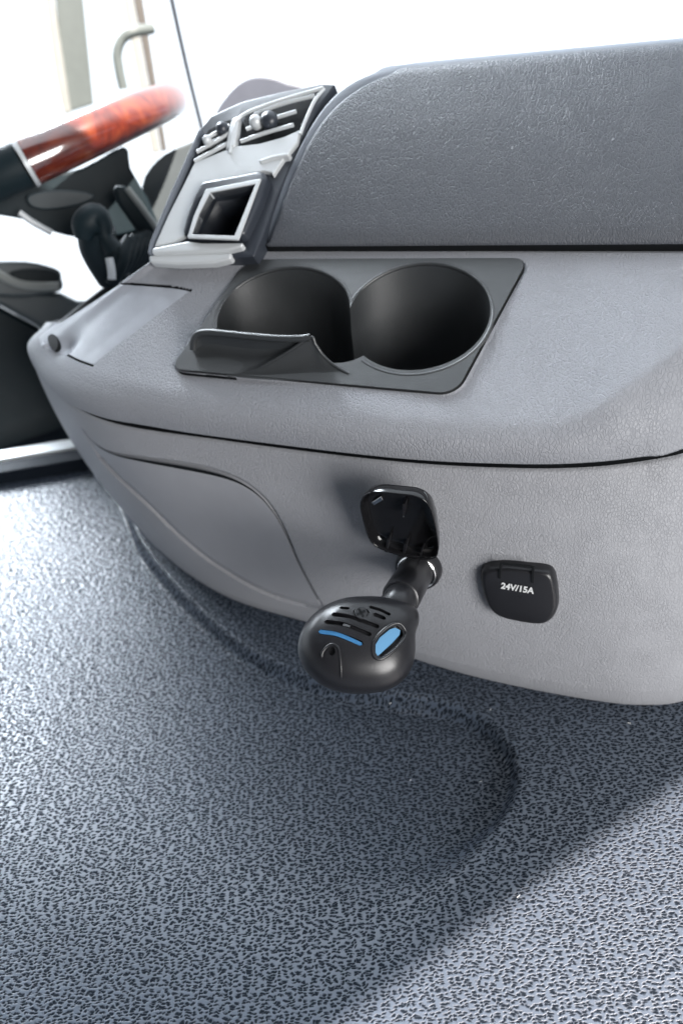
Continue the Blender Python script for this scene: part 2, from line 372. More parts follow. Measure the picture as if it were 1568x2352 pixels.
nu, nv = 1000, 230
u = arc_u([(a+b)/2 for a, b in zip(foot, seam)], nu)
def gsm(P, k=28):
    ker = np.exp(-np.linspace(-2, 2, 2*k+1)**2); ker /= ker.sum(); Q = np.pad(P, ((k, k), (0, 0)), 'reflect', reflect_type='odd')
    return np.stack([np.convolve(Q[:, i], ker, 'valid') for i in range(3)], 1)
Ff, Gf = gsm(sample(foot, u), 22), gsm(sample(seam, u), 22)
v = np.linspace(0, 1, nv)[None, :, None]
G = Ff[:, None, :]*(1-v)+Gf[:, None, :]*v
nrm = normals(G); s_ = np.sign(np.median((nrm @ np.array([0, -1., 0])))); nrm *= s_
vv = v[0, :, 0]
bul = .010*np.sin(np.pi*np.clip(vv, 0, 1))**.8+.006*np.clip(vv/.10, 0, 1)**.5-.006
roll = -.012*np.clip((vv-.970)/.030, 0, 1)**2.2
G = G+nrm*(bul+roll)[None, :, None]
PANEL0 = BVHTree.FromPolygons([tuple(p) for p in G[::4, ::4].reshape(-1, 3)], grid_mesh(G[::4, ::4])[1].tolist())
def on_panel(x, y):
    p, n = near_hit(PANEL0, x, y)
    if n @ (EYE-p) < 0: n = -n
    return p, n
# flap outline on the panel
flap_px = catmull([(190, 985), (215, 1015), (255, 1040), (330, 1056), (420, 1071), (500, 1088), (560, 1112), (610, 1152), (650, 1212), (680, 1280), (715, 1350), (745, 1402)], 8)
kick_px = catmull([(745, 1402), (690, 1392), (600, 1362), (500, 1305), (420, 1243), (340, 1165), (270, 1100), (225, 1050)], 8)
fl3 = [on_panel(x, y)[0] for x, y in flap_px if on_panel(x, y)[0] is not None] if False else []
for x, y in flap_px:
    p, n = hit(PANEL0, x, y)
    if p is not None: fl3.append(p)
kk3 = []
for x, y in kick_px:
    p, n = hit(PANEL0, x, y)
    if p is not None: kk3.append(p)
V = G.reshape(-1, 3); pj = proj(V); N_ = nrm.reshape(-1, 3)
reg = np.where((pj[:, 0] < 800) & (pj[:, 1] > 950))[0]
d1, a1 = seg_dist(V[reg], fl3); d2, a2 = seg_dist(V[reg], kk3)
ins = inpoly(pj[reg], list(map(tuple, flap_px))+list(map(tuple, kick_px)))
t1 = a1/a1.max(); hw = .0011+.0032*np.exp(-((t1-.42)/.22)**2)
disp = np.zeros(len(V)); 
g1 = -.003*np.exp(-(d1/(hw*.8))**4)
gapv = np.zeros(len(V), bool)
edge_in = np.where(ins, -.0008, 0)
kick = np.where(ins, -.0022*np.exp(-(d2/.005)**2), .0)
disp[reg] = g1+edge_in+kick
V = V+N_*disp[:, None]
insall = np.zeros(len(V), bool); insall[reg] = ins
_, F = grid_mesh(G); fi = insall[F].all(axis=1)
cen = V[F].mean(1); fi &= (cen[:, 2] > .002)
gapv |= (np.tile(vv, nu) > .980); gf = gapv[F].sum(1) >= 3
add_grid('lower_panel', V, F[~fi], M['panel'], dash, gf[~fi])
keep_largest(add_grid('storage_flap', V, F[fi], M['flap'], dash, gf[fi]))

# black ribbon laid on as flap gap shade, wide on top, thin at right
def gap_ribbon():
    C3 = np.array(fl3); C3 = catmull(C3[::6], 10); n_ = np.array([nrm.reshape(-1, 3)[np.argmin(((G.reshape(-1, 3)[::7]-p)**2).sum(1))*7] for p in C3])
    tn = np.gradient(C3, axis=0); tn /= np.linalg.norm(tn, axis=1, keepdims=True); sd3 = np.cross(n_, tn); sd3 /= np.linalg.norm(sd3, axis=1, keepdims=True)
    if sd3[len(sd3)//3, 2] > 0: sd3 = -sd3
    tt = np.linspace(0, 1, len(C3)); wd_ = (.0004+.0030*np.exp(-((tt-.40)/.20)**2))[:, None]
    a = C3-sd3*.0003+n_*.0002; b_ = C3+sd3*wd_+n_*.0002; v_ = np.vstack([a, b_]); m_ = len(a)
    return new_obj('flap_gap_shade', mesh_from(v_, [[i, i+1, m_+i+1, m_+i] for i in range(m_-1)], 'gap'), M['gap_shade'], dash)
gap_ribbon()

# upper trim ---------------------------------------------------------------
SLP0 = np.array([0, .385, .242]); SLN = unit([0, -.068, .125])
def ons(x, y): return onp(x, y, SLP0, SLN)
ZF = .242
def fz(x, y, z): return onz(x, y, z)
seamU = [hidden(-.562, .56, ZS), onz(75, 800, ZS), onz(98, 862, ZS), onz(150, 915, ZS), onz(235, 955, ZS), onz(340, 975, ZS), onz(500, 1000, ZS), onz(900, 1048, ZS), onz(1180, 1062, ZS), onz(1350, 1059, ZS), onz(1480, 1045, ZS), onz(1568, 1028, ZS), hidden(.19, .53, ZS)]
foldU = [hidden(-.54, .56, .215), onz(82, 776, .24), onz(122, 815, .243), onz(165, 843, .244), onz(235, 868, .244), onz(320, 887, .243), onz(450, 908, .242), onz(850, 953, .242), onz(1160, 975, .240), onz(1310, 965, .242), ons(1430, 900), ons(1568, 800), ons(1750, 690)]
backU = [hidden(-.40, .56, .25), onz(345, 605, .305), onz(385, 592, .31), onz(420, 588, .31), onz(470, 586, .31), onz(530, 582, .31), onz(620, 578, .31), onz(850, 578, .31), onz(1050, 578, .31), onz(1220, 579, .31), onz(1400, 580, .31), onz(1568, 581, .31), onz(1750, 581, .31)]
nu, nr, nt_ = 1000, 46, 190
u = arc_u([(a+b)/2 for a, b in zip(seamU, foldU)], nu)
S, Fo, B = sample(seamU, u), sample(foldU, u), sample(backU, u)
def gsm(P, k=28):
    ker = np.exp(-np.linspace(-2, 2, 2*k+1)**2); ker /= ker.sum(); Q = np.pad(P, ((k, k), (0, 0)), 'reflect', reflect_type='odd')
    return np.stack([np.convolve(Q[:, i], ker, 'valid') for i in range(3)], 1)
S, Fo, B = gsm(S, 24), gsm(Fo, 40), gsm(B, 30)
out = np.cross(np.gradient(S, axis=0), [0, 0, 1.]); out /= np.linalg.norm(out, axis=1, keepdims=True)
if np.median(out[:, 1]) > 0: out = -out
rows = []
rows.append(S-out*.014+np.array([0, 0, .0015])); rows.append(S-out*.002+np.array([0, 0, .0008])); rows.append(S+out*.0018+np.array([0, 0, .0016]))
T = (B-Fo)
for t in np.linspace(0, 1, nr)[1:]:                      # rim, then rounded over into the top
    p = (S+out*.0028)*(1-t)+Fo*t + out*(.0045*math.sin(math.pi*t)) + np.array([0, 0, .0012*math.sin(math.pi*t)])
    rows.append(p)
for t in np.linspace(0, 1, nt_)[1:]:
    rows.append(Fo*(1-t)+B*t)
rows.append(B+np.array([0, .02, -.004]))
G = np.stack(rows, 1)
# round the crease by smoothing along the rows near it
for it in range(60):
    k0, k1 = nr-12, nr+14
    G[:, k0:k1] = .5*G[:, k0:k1]+.25*(G[:, k0-1:k1-1]+G[:, k0+1:k1+1])
nrm = normals(G); 
if np.median(nrm[:, nr+20:, 2]) < 0: nrm = -nrm
TOP0 = BVHTree.FromPolygons([tuple(p) for p in G.reshape(-1, 3)], grid_mesh(G)[1].tolist())
def on_top(x, y):
    p, n = near_hit(TOP0, x, y)
    if n @ (EYE-p) < 0: n = -n
    return p, n
V = G.reshape(-1, 3); N_ = nrm.reshape(-1, 3); pj = proj(V)
def curve_top(px, n=8): return [on_top(x, y)[0] for x, y in catmull(px, n)]
reg = np.where((pj[:, 0] < 520) & (pj[:, 1] < 930) & (pj[:, 0] > 60))[0]
lid_px = [(268, 651), (340, 654), (400, 659), (438, 667), (330, 750), (213, 838), (190, 832), (160, 817), (120, 806), (92, 793), (88, 772), (170, 705), (240, 655)]
lidin = inpoly(pj[reg], lid_px)
disp = np.zeros(len(V)); gapl = np.zeros(len(V), bool)
for px, wd, dp in (([(262, 650), (340, 654), (400, 659), (438, 667)], .0008, -.003), ([(150, 812), (175, 826), (213, 840)], .0008, -.003)):
    d, a = seg_dist(V[reg], curve_top(px)); disp[reg] += dp*np.exp(-(d/wd)**4); gapl[reg] |= d < wd*.8
d, a = seg_dist(V[reg], curve_top([(438, 667), (330, 750), (213, 840)]))
disp[reg] += np.where(lidin, -.0007*sstep(d/.018), 0)*1.0
# finger hollow in front of the latch hole
hp, hn = on_top(152, 790); dd = np.linalg.norm(V[reg]-hp, axis=1); disp[reg] += -.006*np.exp(-(dd/.010)**2)
V = V+N_*disp[:, None]
plate_c = [ons(395, 850), ons(570, 600), ons(1213, 597), ons(1045, 908)]
def plate_pts(grow=0):
    q = []
    rad = [.007, .022, .008, .016]
    pc = [p.copy() for p in plate_c]; c = sum(pc)/4
    for i in range(4):
        a, b, d = pc[i-1], pc[i], pc[(i+1) % 4]; e0 = unit(a-b); e1 = unit(d-b); cc = (e0 @ e1); th = math.acos(cc)/2
        r = rad[i]+grow; t = r/math.tan(th); cen = b+unit(e0+e1)*(r/math.sin(th))
        p0 = b+e0*t; p1 = b+e1*t
        for k in range(9):
            s = k/8; v0 = p0-cen; v1 = p1-cen; om = math.acos(np.clip(unit(v0) @ unit(v1), -1, 1))
            q.append(cen+(v0*math.sin((1-s)*om)+v1*math.sin(s*om))/math.sin(om))
    q = [p+unit(p-c)*grow for p in q]
    return q
hole3 = np.array(plate_pts(.0013)); hole_px = proj(hole3)
_, F = grid_mesh(G)
lidall = np.zeros(len(V), bool); lidall[reg] = lidin
cut = inpoly(pj, hole_px) & (np.tile(np.arange(G.shape[1]), G.shape[0]) > nr)
fl = lidall[F].all(axis=1); fc = cut[F].any(axis=1)
bord = np.intersect1d(np.unique(F[fc]), np.unique(F[~fc]))
ring_ = np.vstack([hole3, hole3[:1]]); dense = np.vstack([ring_[i]+(ring_[i+1]-ring_[i])*t for i in range(len(ring_)-1) for t in np.linspace(0, 1, 40)[:-1]])
for b0 in bord:
    V[b0] = dense[np.argmin(((dense-V[b0])**2).sum(1))]
gapl |= (np.tile(np.arange(G.shape[1]), G.shape[0]) < 3); gf = gapl[F].sum(1) >= 2
add_grid('upper_trim', V, F[~fl & ~fc], M['trim'], dash, gf[~fl & ~fc])
add_grid('tray_lid', V, F[fl & ~fc], M['lid'], dash, gf[fl & ~fc])
# latch hole of the tray lid
lp, ln = on_top(122, 789)
e1 = unit(onp(135, 812, lp, ln)-onp(112, 768, lp, ln)); e2 = np.cross(ln, e1)
solid('latch', [lp+e1*.0135*math.cos(t)+e2*.0068*math.sin(t)*(1 if math.sin(t) > 0 else .5) for t in np.linspace(0, 2*math.pi, 25)[:-1]], ln, .0012, M['gap_shade'], dash, bevel=.0004, down=.004)
tube('latch_tab', [lp-e1*.012-e2*.006+ln*.002, lp-e2*.006+ln*.0045, lp+e1*.002-e2*.003+ln*.004], [.0012, .0022, .002], M['lid'], dash, sub=4)

# cup holder ----------------------------------------------------------------
cupm = M['cup']
pp = plate_pts(0)
holder = solid('cup_holder', [p+SLN*.0022 for p in pp], SLN, 0.0, cupm, dash, bevel=0, down=.004)
holder.modifiers.clear()
# block under the flange
body = solid('tmp', [p-SLN*.0005 for p in plate_pts(-.005)], SLN, .0, cupm, None, bevel=0, down=0.09); body.modifiers.clear()
def ellipse_cutter(cx, cy, rx, ry, zt, zb, tap=.93, pw=2.0):
    vs = []; n = 72
    for z, s in ((zt, 1.0), (zb+.01, tap), (zb+.003, tap*.985), (zb, tap*.93)):
        for k in range(n):
            a = 2*math.pi*k/n; ca, sa = math.cos(a), math.sin(a)
            vs.append((cx+rx*s*math.copysign(abs(ca)**(2/pw), ca), cy+ry*s*math.copysign(abs(sa)**(2/pw), sa), z))
    fs = [[i*n+k, i*n+(k+1) % n, (i+1)*n+(k+1) % n, (i+1)*n+k] for i in range(3) for k in range(n)]+[list(range(n)), [3*n+k for k in range(n)][::-1]]
    return new_obj('tmp', fix_normals(mesh_from(vs, fs)), None)
def ell_fit(pxs):
    P = np.array([ons(x, y) for x, y in pxs]); return P[:, 0].min(), P[:, 0].max(), P[:, 1].min(), P[:, 1].max()
RC = (-.1195, .4555, .0545, .0425)
lpz = [ons(*q) for q in [(478, 762), (560, 663), (650, 612), (740, 607), (790, 640), (803, 690)]]
LC = (-.2255, .4525, .0570, .0420)
def boolean(o, cutters, op='DIFFERENCE'):
    for c in cutters:
        m = o.modifiers.new('x', 'BOOLEAN'); m.operation = op; m.object = c; m.solver = 'EXACT'
    apply_mods(o)
    return o
boolean(holder, [body], 'UNION')
c1 = ellipse_cutter(*RC, .36, .212, .93); c2 = ellipse_cutter(*LC, .36, .212, .93)
# the front cusp between the cups is cut away
c3 = ellipse_cutter(-.174, .437, .030, .020, .36, .2125, .95)
boolean(holder, [c1, c2, c3])
bm = bmesh.new(); bm.from_mesh(holder.data); bmesh.ops.remove_doubles(bm, verts=bm.verts, dist=1e-5); bmesh.ops.dissolve_limit(bm, angle_limit=R(1), verts=bm.verts, edges=bm.edges); bm.to_mesh(holder.data); bm.free()
smooth(holder.data)
b = holder.modifiers.new('b', 'BEVEL'); b.width = .0016; b.segments = 3; b.limit_method = 'ANGLE'; b.angle_limit = R(38); b.harden_normals = False
b.use_clamp_overlap = True
wn = holder.modifiers.new('w', 'WEIGHTED_NORMAL')
holder.data.materials.clear(); holder.data.materials.append(cupm)
for t in (body, c1, c2, c3): bpy.data.objects.remove(t)
g_o, g_i = [p-SLN*.0024 for p in plate_pts(.005)], [p-SLN*.0024 for p in plate_pts(-.003)]
new_obj('cup_gap_shade', mesh_from(g_o+g_i, [[k, (k+1) % len(g_o), len(g_o)+(k+1) % len(g_o), len(g_o)+k] for k in range(len(g_o))], 'g', False), M['gap_shade'], holder)  # added ring, coloured black as the shade in the gap round the plate
# rolled rims and the upright edge between the cups
def el_pt(E_, a):
    x, y = E_[0]+E_[2]*math.cos(a), E_[1]+E_[3]*math.sin(a); z = SLP0[2]-(SLN[1]*(y-SLP0[1])+SLN[0]*x)/SLN[2]; return np.array([x, y, z])
def in_el(E_, p): return ((p[0]-E_[0])/E_[2])**2+((p[1]-E_[1])/E_[3])**2 < 1
ra = [el_pt(RC, a) for a in np.linspace(-math.pi, math.pi, 181)]
ra = [p for p in ra if not in_el(LC, p) and not in_el((-.174, .437, .030, .020), p)]
k_ = max(range(len(ra)), key=lambda i: np.linalg.norm(ra[i]-ra[i-1])); ra = ra[k_:]+ra[:k_]
la = [el_pt(LC, a) for a in np.linspace(-.35, 1.12*math.pi, 150)]
la = [p for p in la if not in_el(RC, p) and not in_el((-.174, .437, .030, .020), p)]
off_ = SLN*.0010
tube('cup_rim', [p+off_ for p in ra], .0016, cupm, holder, seg=10); tube('cup_rim', [p+off_ for p in la], .0016, cupm, holder, seg=10)
cusp = max([p for p in la], key=lambda p: p[0] if p[1] > LC[1] else -9)
tube('cup_divider', [cusp+np.array([.001, -.001, -.0005]), cusp+np.array([.0008, -.002, -.03]), cusp+np.array([.0005, -.0045, -.075])], [.0018, .0016, .0016], cupm, holder, seg=10)
# raised mug rest in front of the left cup: scooped front, sharp peak at its right end
def mug_rest():
    def lp3(px, hs, n=8):
        q = np.array([onp(x, y, SLP0+SLN*(.0022+h), SLN) for (x, y), h in zip(px, hs)]); return catmull(q, n)
    # high edge of the rest (left foot to the peak) and the crest that runs down from the peak
    topE = lp3([(443, 800), (445, 778), (455, 766), (480, 762), (520, 765), (570, 770), (630, 775), (680, 776), (712, 773)], [.004, .011, .014, .015, .0155, .016, .0165, .0165, .0165])
    botE = lp3([(443, 806), (446, 825), (458, 842), (480, 853), (515, 858), (555, 856), (600, 841), (660, 807), (712, 774)], [.000, .0, .0, .0, .0, .0008, .004, .010, .0163])
    rows = [topE+np.array([0, .005, -.055]), topE+np.array([0, .002, -.010]), topE+np.array([0, .0016, -.002]), topE+np.array([0, .0006, -.0002]), topE]
    tt = np.linspace(0, 1, len(topE)); sc_ = .010*np.clip(np.sin(np.pi*tt), 0, 1)**.6
    for s in np.linspace(0, 1, 15)[1:]:
        rows.append(topE*(1-s)+botE*s+(np.array([0, .75, -.35]))*(sc_*math.sin(math.pi*s**.8)**.8)[:, None])
    Vm, Fm = grid_mesh(np.stack(rows, 1)); o = add_grid('mug_rest', Vm, Fm, cupm, holder)
    crest = lp3([(520, 859), (555, 856), (600, 841), (660, 807), (712, 773), (724, 789), (742, 815), (765, 836), (800, 857)], [.0, .0008, .004, .010, .0165, .0125, .006, .002, .000])
    foot_ = lp3([(520, 862), (560, 868), (610, 872), (665, 874), (712, 874), (745, 874), (770, 873), (790, 870), (805, 863)], [-.0006]*9)
    rows = [crest+np.array([.001, .006, -.05]), crest+np.array([.0006, .002, -.006]), crest+np.array([0, .0008, -.0006]), crest]
    for s in np.linspace(0, 1, 13)[1:]:
        p = crest*(1-s)+foot_*s; sag = np.maximum(0, (crest-foot_) @ SLN)*.30*math.sin(math.pi*s); rows.append(p-SLN*sag[:, None])
    Vm, Fm = grid_mesh(np.stack(rows, 1)); add_grid('mug_rest_ramp', Vm, Fm, cupm, holder)
    tube('mug_rest_edge', topE-np.array([0, 0, .0006]), .0027, cupm, holder, seg=12); tube('mug_rest_edge', crest[16:]-np.array([0, 0, .0007]), .0013, cupm, holder, seg=8)
    return o
mr_ = mug_rest()

# leather pad and frame behind it --------------------------------------------
prof = np.array([(.530, .298), (.514, .305), (.5045, .3145), (.5055, .3215), (.516, .335), (.540, .361), (.566, .3865), (.590, .4075), (.599, .4138), (.606, .4152), (.616, .4142), (.66, .408), (.78, .38)])
def pad(name, prof, edge_px, mat, xr=.42, rnd=.006, flat=0):
    pf = catmull(prof, 10); n = len(pf)
    Vp = np.array([(x, y, z) for (y, z) in pf for x in (-.9, .6)]); Fp = [[2*i, 2*i+1, 2*i+3, 2*i+2] for i in range(n-1)]
    bv = BVHTree.FromPolygons([tuple(p) for p in Vp], Fp)
    ys = []; 
    for x, y in catmull(edge_px, 8):
        p, nn = hit(bv, x, y)
        if p is not None: ys.append((p[1], p[2], p[0]))
    ys = np.array(ys)
    # boundary x as a function of the position along the profile
    s = np.concatenate([[0], np.cumsum(np.linalg.norm(np.diff(pf, axis=0), axis=1))])
    bs = []
    for yy, zz, xx in ys:
        k = np.argmin((pf[:, 0]-yy)**2+(pf[:, 1]-zz)**2); bs.append((s[k], xx))
    bs = np.array(sorted(bs)); xb = np.interp(s, bs[:, 0], bs[:, 1])
    ext = s > bs[-1, 0]; xb[ext] = bs[-1, 1]+(s[ext]-bs[-1, 0])*flat
    for _ in range(30): xb[1:-1] = .5*xb[1:-1]+.25*(xb[:-2]+xb[2:])
    tn = np.gradient(pf, axis=0); tn /= np.linalg.norm(tn, axis=1, keepdims=True); nn = np.column_stack([-tn[:, 1], tn[:, 0]])
    cols = []
    for a in np.linspace(math.pi/2, 0, 7): 
        off = rnd*(1-math.cos(a)); ix = rnd*(1-math.sin(a))
        cols.append(np.column_stack([xb+ix*1.0, pf[:, 0]-nn[:, 0]*off, pf[:, 1]-nn[:, 1]*off]))
    cols.insert(0, np.column_stack([xb, pf[:, 0]-nn[:, 0]*.03, pf[:, 1]-nn[:, 1]*.03]))
    base = np.column_stack([xb+rnd, pf]); 
    for t in np.linspace(0, 1, 60)[1:]:
        c = base.copy(); c[:, 0] = base[:, 0]*(1-t)+xr*t; cols.append(c)
    Gm = np.stack(cols, 0); Vm, Fm = grid_mesh(Gm); o = add_grid(name, Vm, Fm, mat, dash, ((np.arange(len(Vm)) % len(pf)) < 22)[Fm].all(axis=1)); return o  # lowest pad rows coloured black as the shade under the pad
pad('dash_pad', prof, [(602, 574), (612, 550), (640, 470), (668, 400), (700, 328), (740, 262), (780, 220), (820, 198), (870, 184)], M['pad'], flat=.9)
prof2 = prof+np.array([.006, .0004])
pad('dash_frame', prof2, [(578, 590), (600, 545), (630, 460), (668, 370), (700, 305), (735, 245), (765, 212), (800, 190), (850, 173)], M['frame'], rnd=.004, flat=.6)

# centre stack ----------------------------------------------------------------
SP0 = np.array([-.3, .487, .31]); SPN = unit([0, -.62, .785])
def st(px, h=0.0): return [onp(x, y, SP0+SPN*h, SPN) for x, y in px]
stack = solid('centre_stack', st([(343, 600), (352, 560), (400, 440), (462, 300), (485, 270), (560, 236), (650, 214), (740, 196), (772, 198), (735, 250), (690, 340), (640, 450), (605, 545), (585, 592)]), SPN, .002, M['bezel'], dash, bevel=.0015, down=.05)
def sk(name, px, h0, th, mat, bevel=.001, so=None, down=None):
    return solid(name, st(px, h0), SPN, th, mat, stack, bevel=bevel, down=(h0+.004 if down is None else down), smooth_out=so)
sk('fascia', [(360, 572), (392, 500), (430, 425), (452, 380), (524, 351), (548, 343), (600, 337), (655, 322), (692, 306), (686, 335), (655, 372), (630, 410), (628, 404), (612, 400), (560, 410), (474, 428), (460, 452), (445, 500), (428, 548), (412, 556), (404, 562)], .002, .004, M['silver'])
sk('fascia', [(595, 372), (625, 361), (668, 353), (664, 362), (630, 367), (600, 377)], .006, .0025, M['silver'], .0012)
# vents
def vent(name, px): return sk(name, px, .002, .0005, M['gap_shade'], 0)
lv = vent('air_vent', [(455, 378), (463, 330), (480, 300), (510, 283), (530, 276), (524, 350)])
rv = vent('air_vent', [(553, 342), (556, 290), (566, 262), (600, 242), (660, 222), (742, 202), (722, 236), (700, 290), (688, 311), (655, 322), (600, 334)])
def bar(name, px, r, parent, mat, h=.006, sub=5): 
    return tube(name, st(px, h), r, mat, parent, seg=10, sub=sub)
for a in ([(452, 349), (490, 328), (528, 305)], [(447, 370), (485, 350), (524, 329)], [(468, 322), (495, 306), (528, 288)]): bar('slat', a, .0016, lv, M['silver'])
for a in ([(553, 325), (610, 305), (674, 287)], [(566, 297), (610, 278), (680, 256)], [(585, 262), (650, 238), (722, 220)]): bar('slat', a, .0016, rv, M['silver'])
bar('vent_frame', [(528, 352), (534, 310), (545, 278), (570, 258), (640, 232), (742, 202)], .0014, lv, M['silver'], .007)
bar('vent_frame', [(690, 308), (700, 280), (722, 232), (744, 203)], .0014, rv, M['silver'], .006)
sk('divider_post', [(524, 354), (530, 310), (540, 282), (556, 276), (551, 310), (546, 346)], .002, .006, M['silver'], .002)
for (x, y, rr, mt, pr) in ((508, 291, .0055, 'bezel', lv), (474, 319, .004, 'silver', lv), (585, 275, .0055, 'silver', rv), (615, 270, .0075, 'bezel', rv)):
    p = st([(x, y)], .010)[0]; lathe('vent_knob', p-SPN*.006, SPN, [(0, rr*.9), (.004, rr), (.007, rr*.8), (.0085, rr*.4), (.009, 0)], M[mt], pr, 20)
# pocket box
bx = sk('pocket_box', [(474, 432), (602, 408), (616, 411), (624, 424), (606, 478), (574, 548), (560, 560), (548, 556), (430, 552), (440, 510), (455, 470)], .002, .010, M['bezel'], .004)
fr_out = st([(474, 437), (601, 412), (549, 553), (432, 548), (446, 500)], .0125); fr_in = st([(484, 445), (588, 425), (540, 543), (443, 540), (458, 496)], .0125)
def ring(name, o_, i_, N, th, mat, parent):
    n = len(o_); vs = [p+N*th for p in o_]+[p+N*th for p in i_]+list(o_)+[p-N*.006 for p in i_]
    fs = []
    for k in range(n):
        j = (k+1) % n; fs += [[k, j, n+j, n+k], [2*n+k, 2*n+j, j, k], [n+k, n+j, 3*n+j, 3*n+k]]
    o = new_obj(name, fix_normals(mesh_from(vs, fs, name, False)), mat, parent); m = o.modifiers.new('b', 'BEVEL'); m.width = .0008; m.segments = 2; m.limit_method = 'ANGLE'; return o
ring('pocket_frame', fr_out, fr_in, SPN, .0015, M['silver'], stack)
# pocket interior: walls going in to a curved back
def pocket():
    deep = [p-SPN*.045 for p in fr_in]; n = len(fr_in)
    vs = [p+SPN*.0008 for p in fr_in]+deep; fs = [[k, (k+1) % n, n+(k+1) % n, n+k] for k in range(n)]+[[n+k for k in range(n)]]
    return new_obj('pocket', mesh_from(vs, fs, 'pocket', False), M['bezel'], stack)
boxc = solid('tmp', [p+SPN*.02 for p in fr_in], SPN, .0, None, None, bevel=0, down=.064); boxc.modifiers.clear()
pocket()
for o in (bx, stack):
    apply_mods(o); 
    m = o.modifiers.new('x', 'BOOLEAN'); m.operation = 'DIFFERENCE'; m.object = boxc; m.solver = 'EXACT'; apply_mods(o)
bpy.data.objects.remove(boxc)
sk('lower_strip', [(358, 578), (440, 562), (470, 566), (566, 566), (562, 576), (520, 586), (420, 590), (357, 592)], .002, .006, M['silver'], .002)
sk('lower_strip', [(352, 596), (420, 592), (540, 590), (538, 604), (500, 614), (420, 617), (354, 613)], -.002, .007, M['silver'], .002)
sk('side_trim', [(346, 590), (352, 560), (398, 450), (462, 306), (469, 306), (405, 455), (359, 562), (354, 592)], .002, .005, M['frame'], .0012)

# power sockets -----------------------------------------------------------------
cp, cn = on_panel(1195, 1355); cn = unit([cn[0], cn[1], cn[2]])
def plq(px, h, p0=cp, n0=cn): return [onp(x, y, p0+n0*h, n0) for x, y in px]
def dome_cap(name, px, p0, n0, h, mat, parent, steep=.35, inner=False, rings=9, sub=6):
    pts = np.array(catmull(plq(px, 0, p0, n0), sub, True)); c = pts.mean(0); rows = [pts-n0*.001]
    for k in range(rings):
        a = (k/(rings-1))*math.pi/2; s = 1-steep*(1-math.cos(a)); rows.append(c+(pts-c)*s+n0*h*math.sin(a))
    for s in (.5, .25, .02): rows.append(c+(pts-c)*s*(1-steep)+n0*h*(1+.06*(1-s)))
    Gm = np.stack(rows, 1); Gm = np.concatenate([Gm, Gm[:1]], 0); Vm, Fm = grid_mesh(Gm)
    o = add_grid(name, Vm, Fm, mat, parent)
    bm = bmesh.new(); bm.from_mesh(o.data); bmesh.ops.remove_doubles(bm, verts=bm.verts, dist=1e-6); bmesh.ops.recalc_face_normals(bm, faces=bm.faces); bm.to_mesh(o.data); bm.free(); smooth(o.data); return o
cap_px = [(1104, 1308), (1118, 1292), (1160, 1287), (1215, 1292), (1258, 1298), (1274, 1312), (1281, 1345), (1283, 1380), (1272, 1408), (1250, 1422), (1215, 1421), (1160, 1410), (1132, 1396), (1115, 1370), (1106, 1335)]
# shift the outline to the foot of the cap: the outline in the picture is partly its raised face
ps1 = dome_cap('power_socket', cap_px, cp, cn, .009, M['black'], dash, steep=.16)
ps1['label'] = 'closed black socket cover printed 24V/15A'
def quadbar(name, px, h, th, mat, parent, p0=cp, n0=cn, bevel=.0003):
    return solid(name, plq(px, h, p0, n0), n0, th, mat, parent, bevel=bevel)
quadbar('hinge_slot', [(1147, 1291), (1153, 1291), (1150, 1326), (1144, 1325)], .0080, .0022, M['gap_shade'], ps1)
quadbar('hinge_slot', [(1220, 1299), (1227, 1300), (1225, 1336), (1219, 1335)], .0080, .0022, M['gap_shade'], ps1)
quadbar('hinge_slot', [(1153, 1291), (1222, 1298), (1222, 1302), (1153, 1295)], .0080, .0016, M['gap_shade'], ps1)
def text_on(s, px0, px1, h, p0, n0, mat, parent, hpx=19):
    a, b_ = plq([px0, px1], h, p0, n0); ex = unit(b_-a); ey = np.cross(n0, ex)
    if ey @ up < 0: ey = -ey
    cu = bpy.data.curves.new('t', 'FONT'); cu.body = s; cu.size = 1; cu.extrude = .01; cu.offset = .034; o = bpy.data.objects.new('t', cu); C.objects.link(o)
    dg = bpy.context.evaluated_depsgraph_get(); dg.update(); me = bpy.data.meshes.new_from_object(o.evaluated_get(dg)); bpy.data.objects.remove(o)
    co = np.array([v.co[:] for v in me.vertices]); w0, w1 = co[:, 0].min(), co[:, 0].max(); L_ = np.linalg.norm(b_-a); k = L_/(w1-w0); ky = k*1.12
    for v_, c_ in zip(me.vertices, co): v_.co = Vector(a+ex*(c_[0]-w0)*k+ey*c_[1]*ky+n0*c_[2]*.003)
    return new_obj('socket_print', me, mat, parent)
text_on('24V/15A', (1149, 1351), (1225, 1364), .0102, cp, cn, M['white'], ps1)

# open socket: metal tube in a black collar, cover swung up
sp, sn = on_panel(962, 1302)
def axes(n):
    ex = unit(np.cross([0, 0, 1.], n)); ey = np.cross(n, ex); return ex, ey
ex, ey = axes(sn)
ps2 = lathe('power_socket', sp-sn*.004, sn, [(0, .0185), (.008, .0182), (.0105, .0172), (.011, .0162), (.0105, .015), (.004, .0148)], M['black'], dash, 56)
ps2['label'] = 'open socket with black collar and metal rim, its cover swung up'
lathe('metal_rim', sp-sn*.004, sn, [(.0, .0138), (.0118, .0141), (.0124, .0147), (.0118, .0153), (.006, .0154)], M['metal'], ps2, 56)
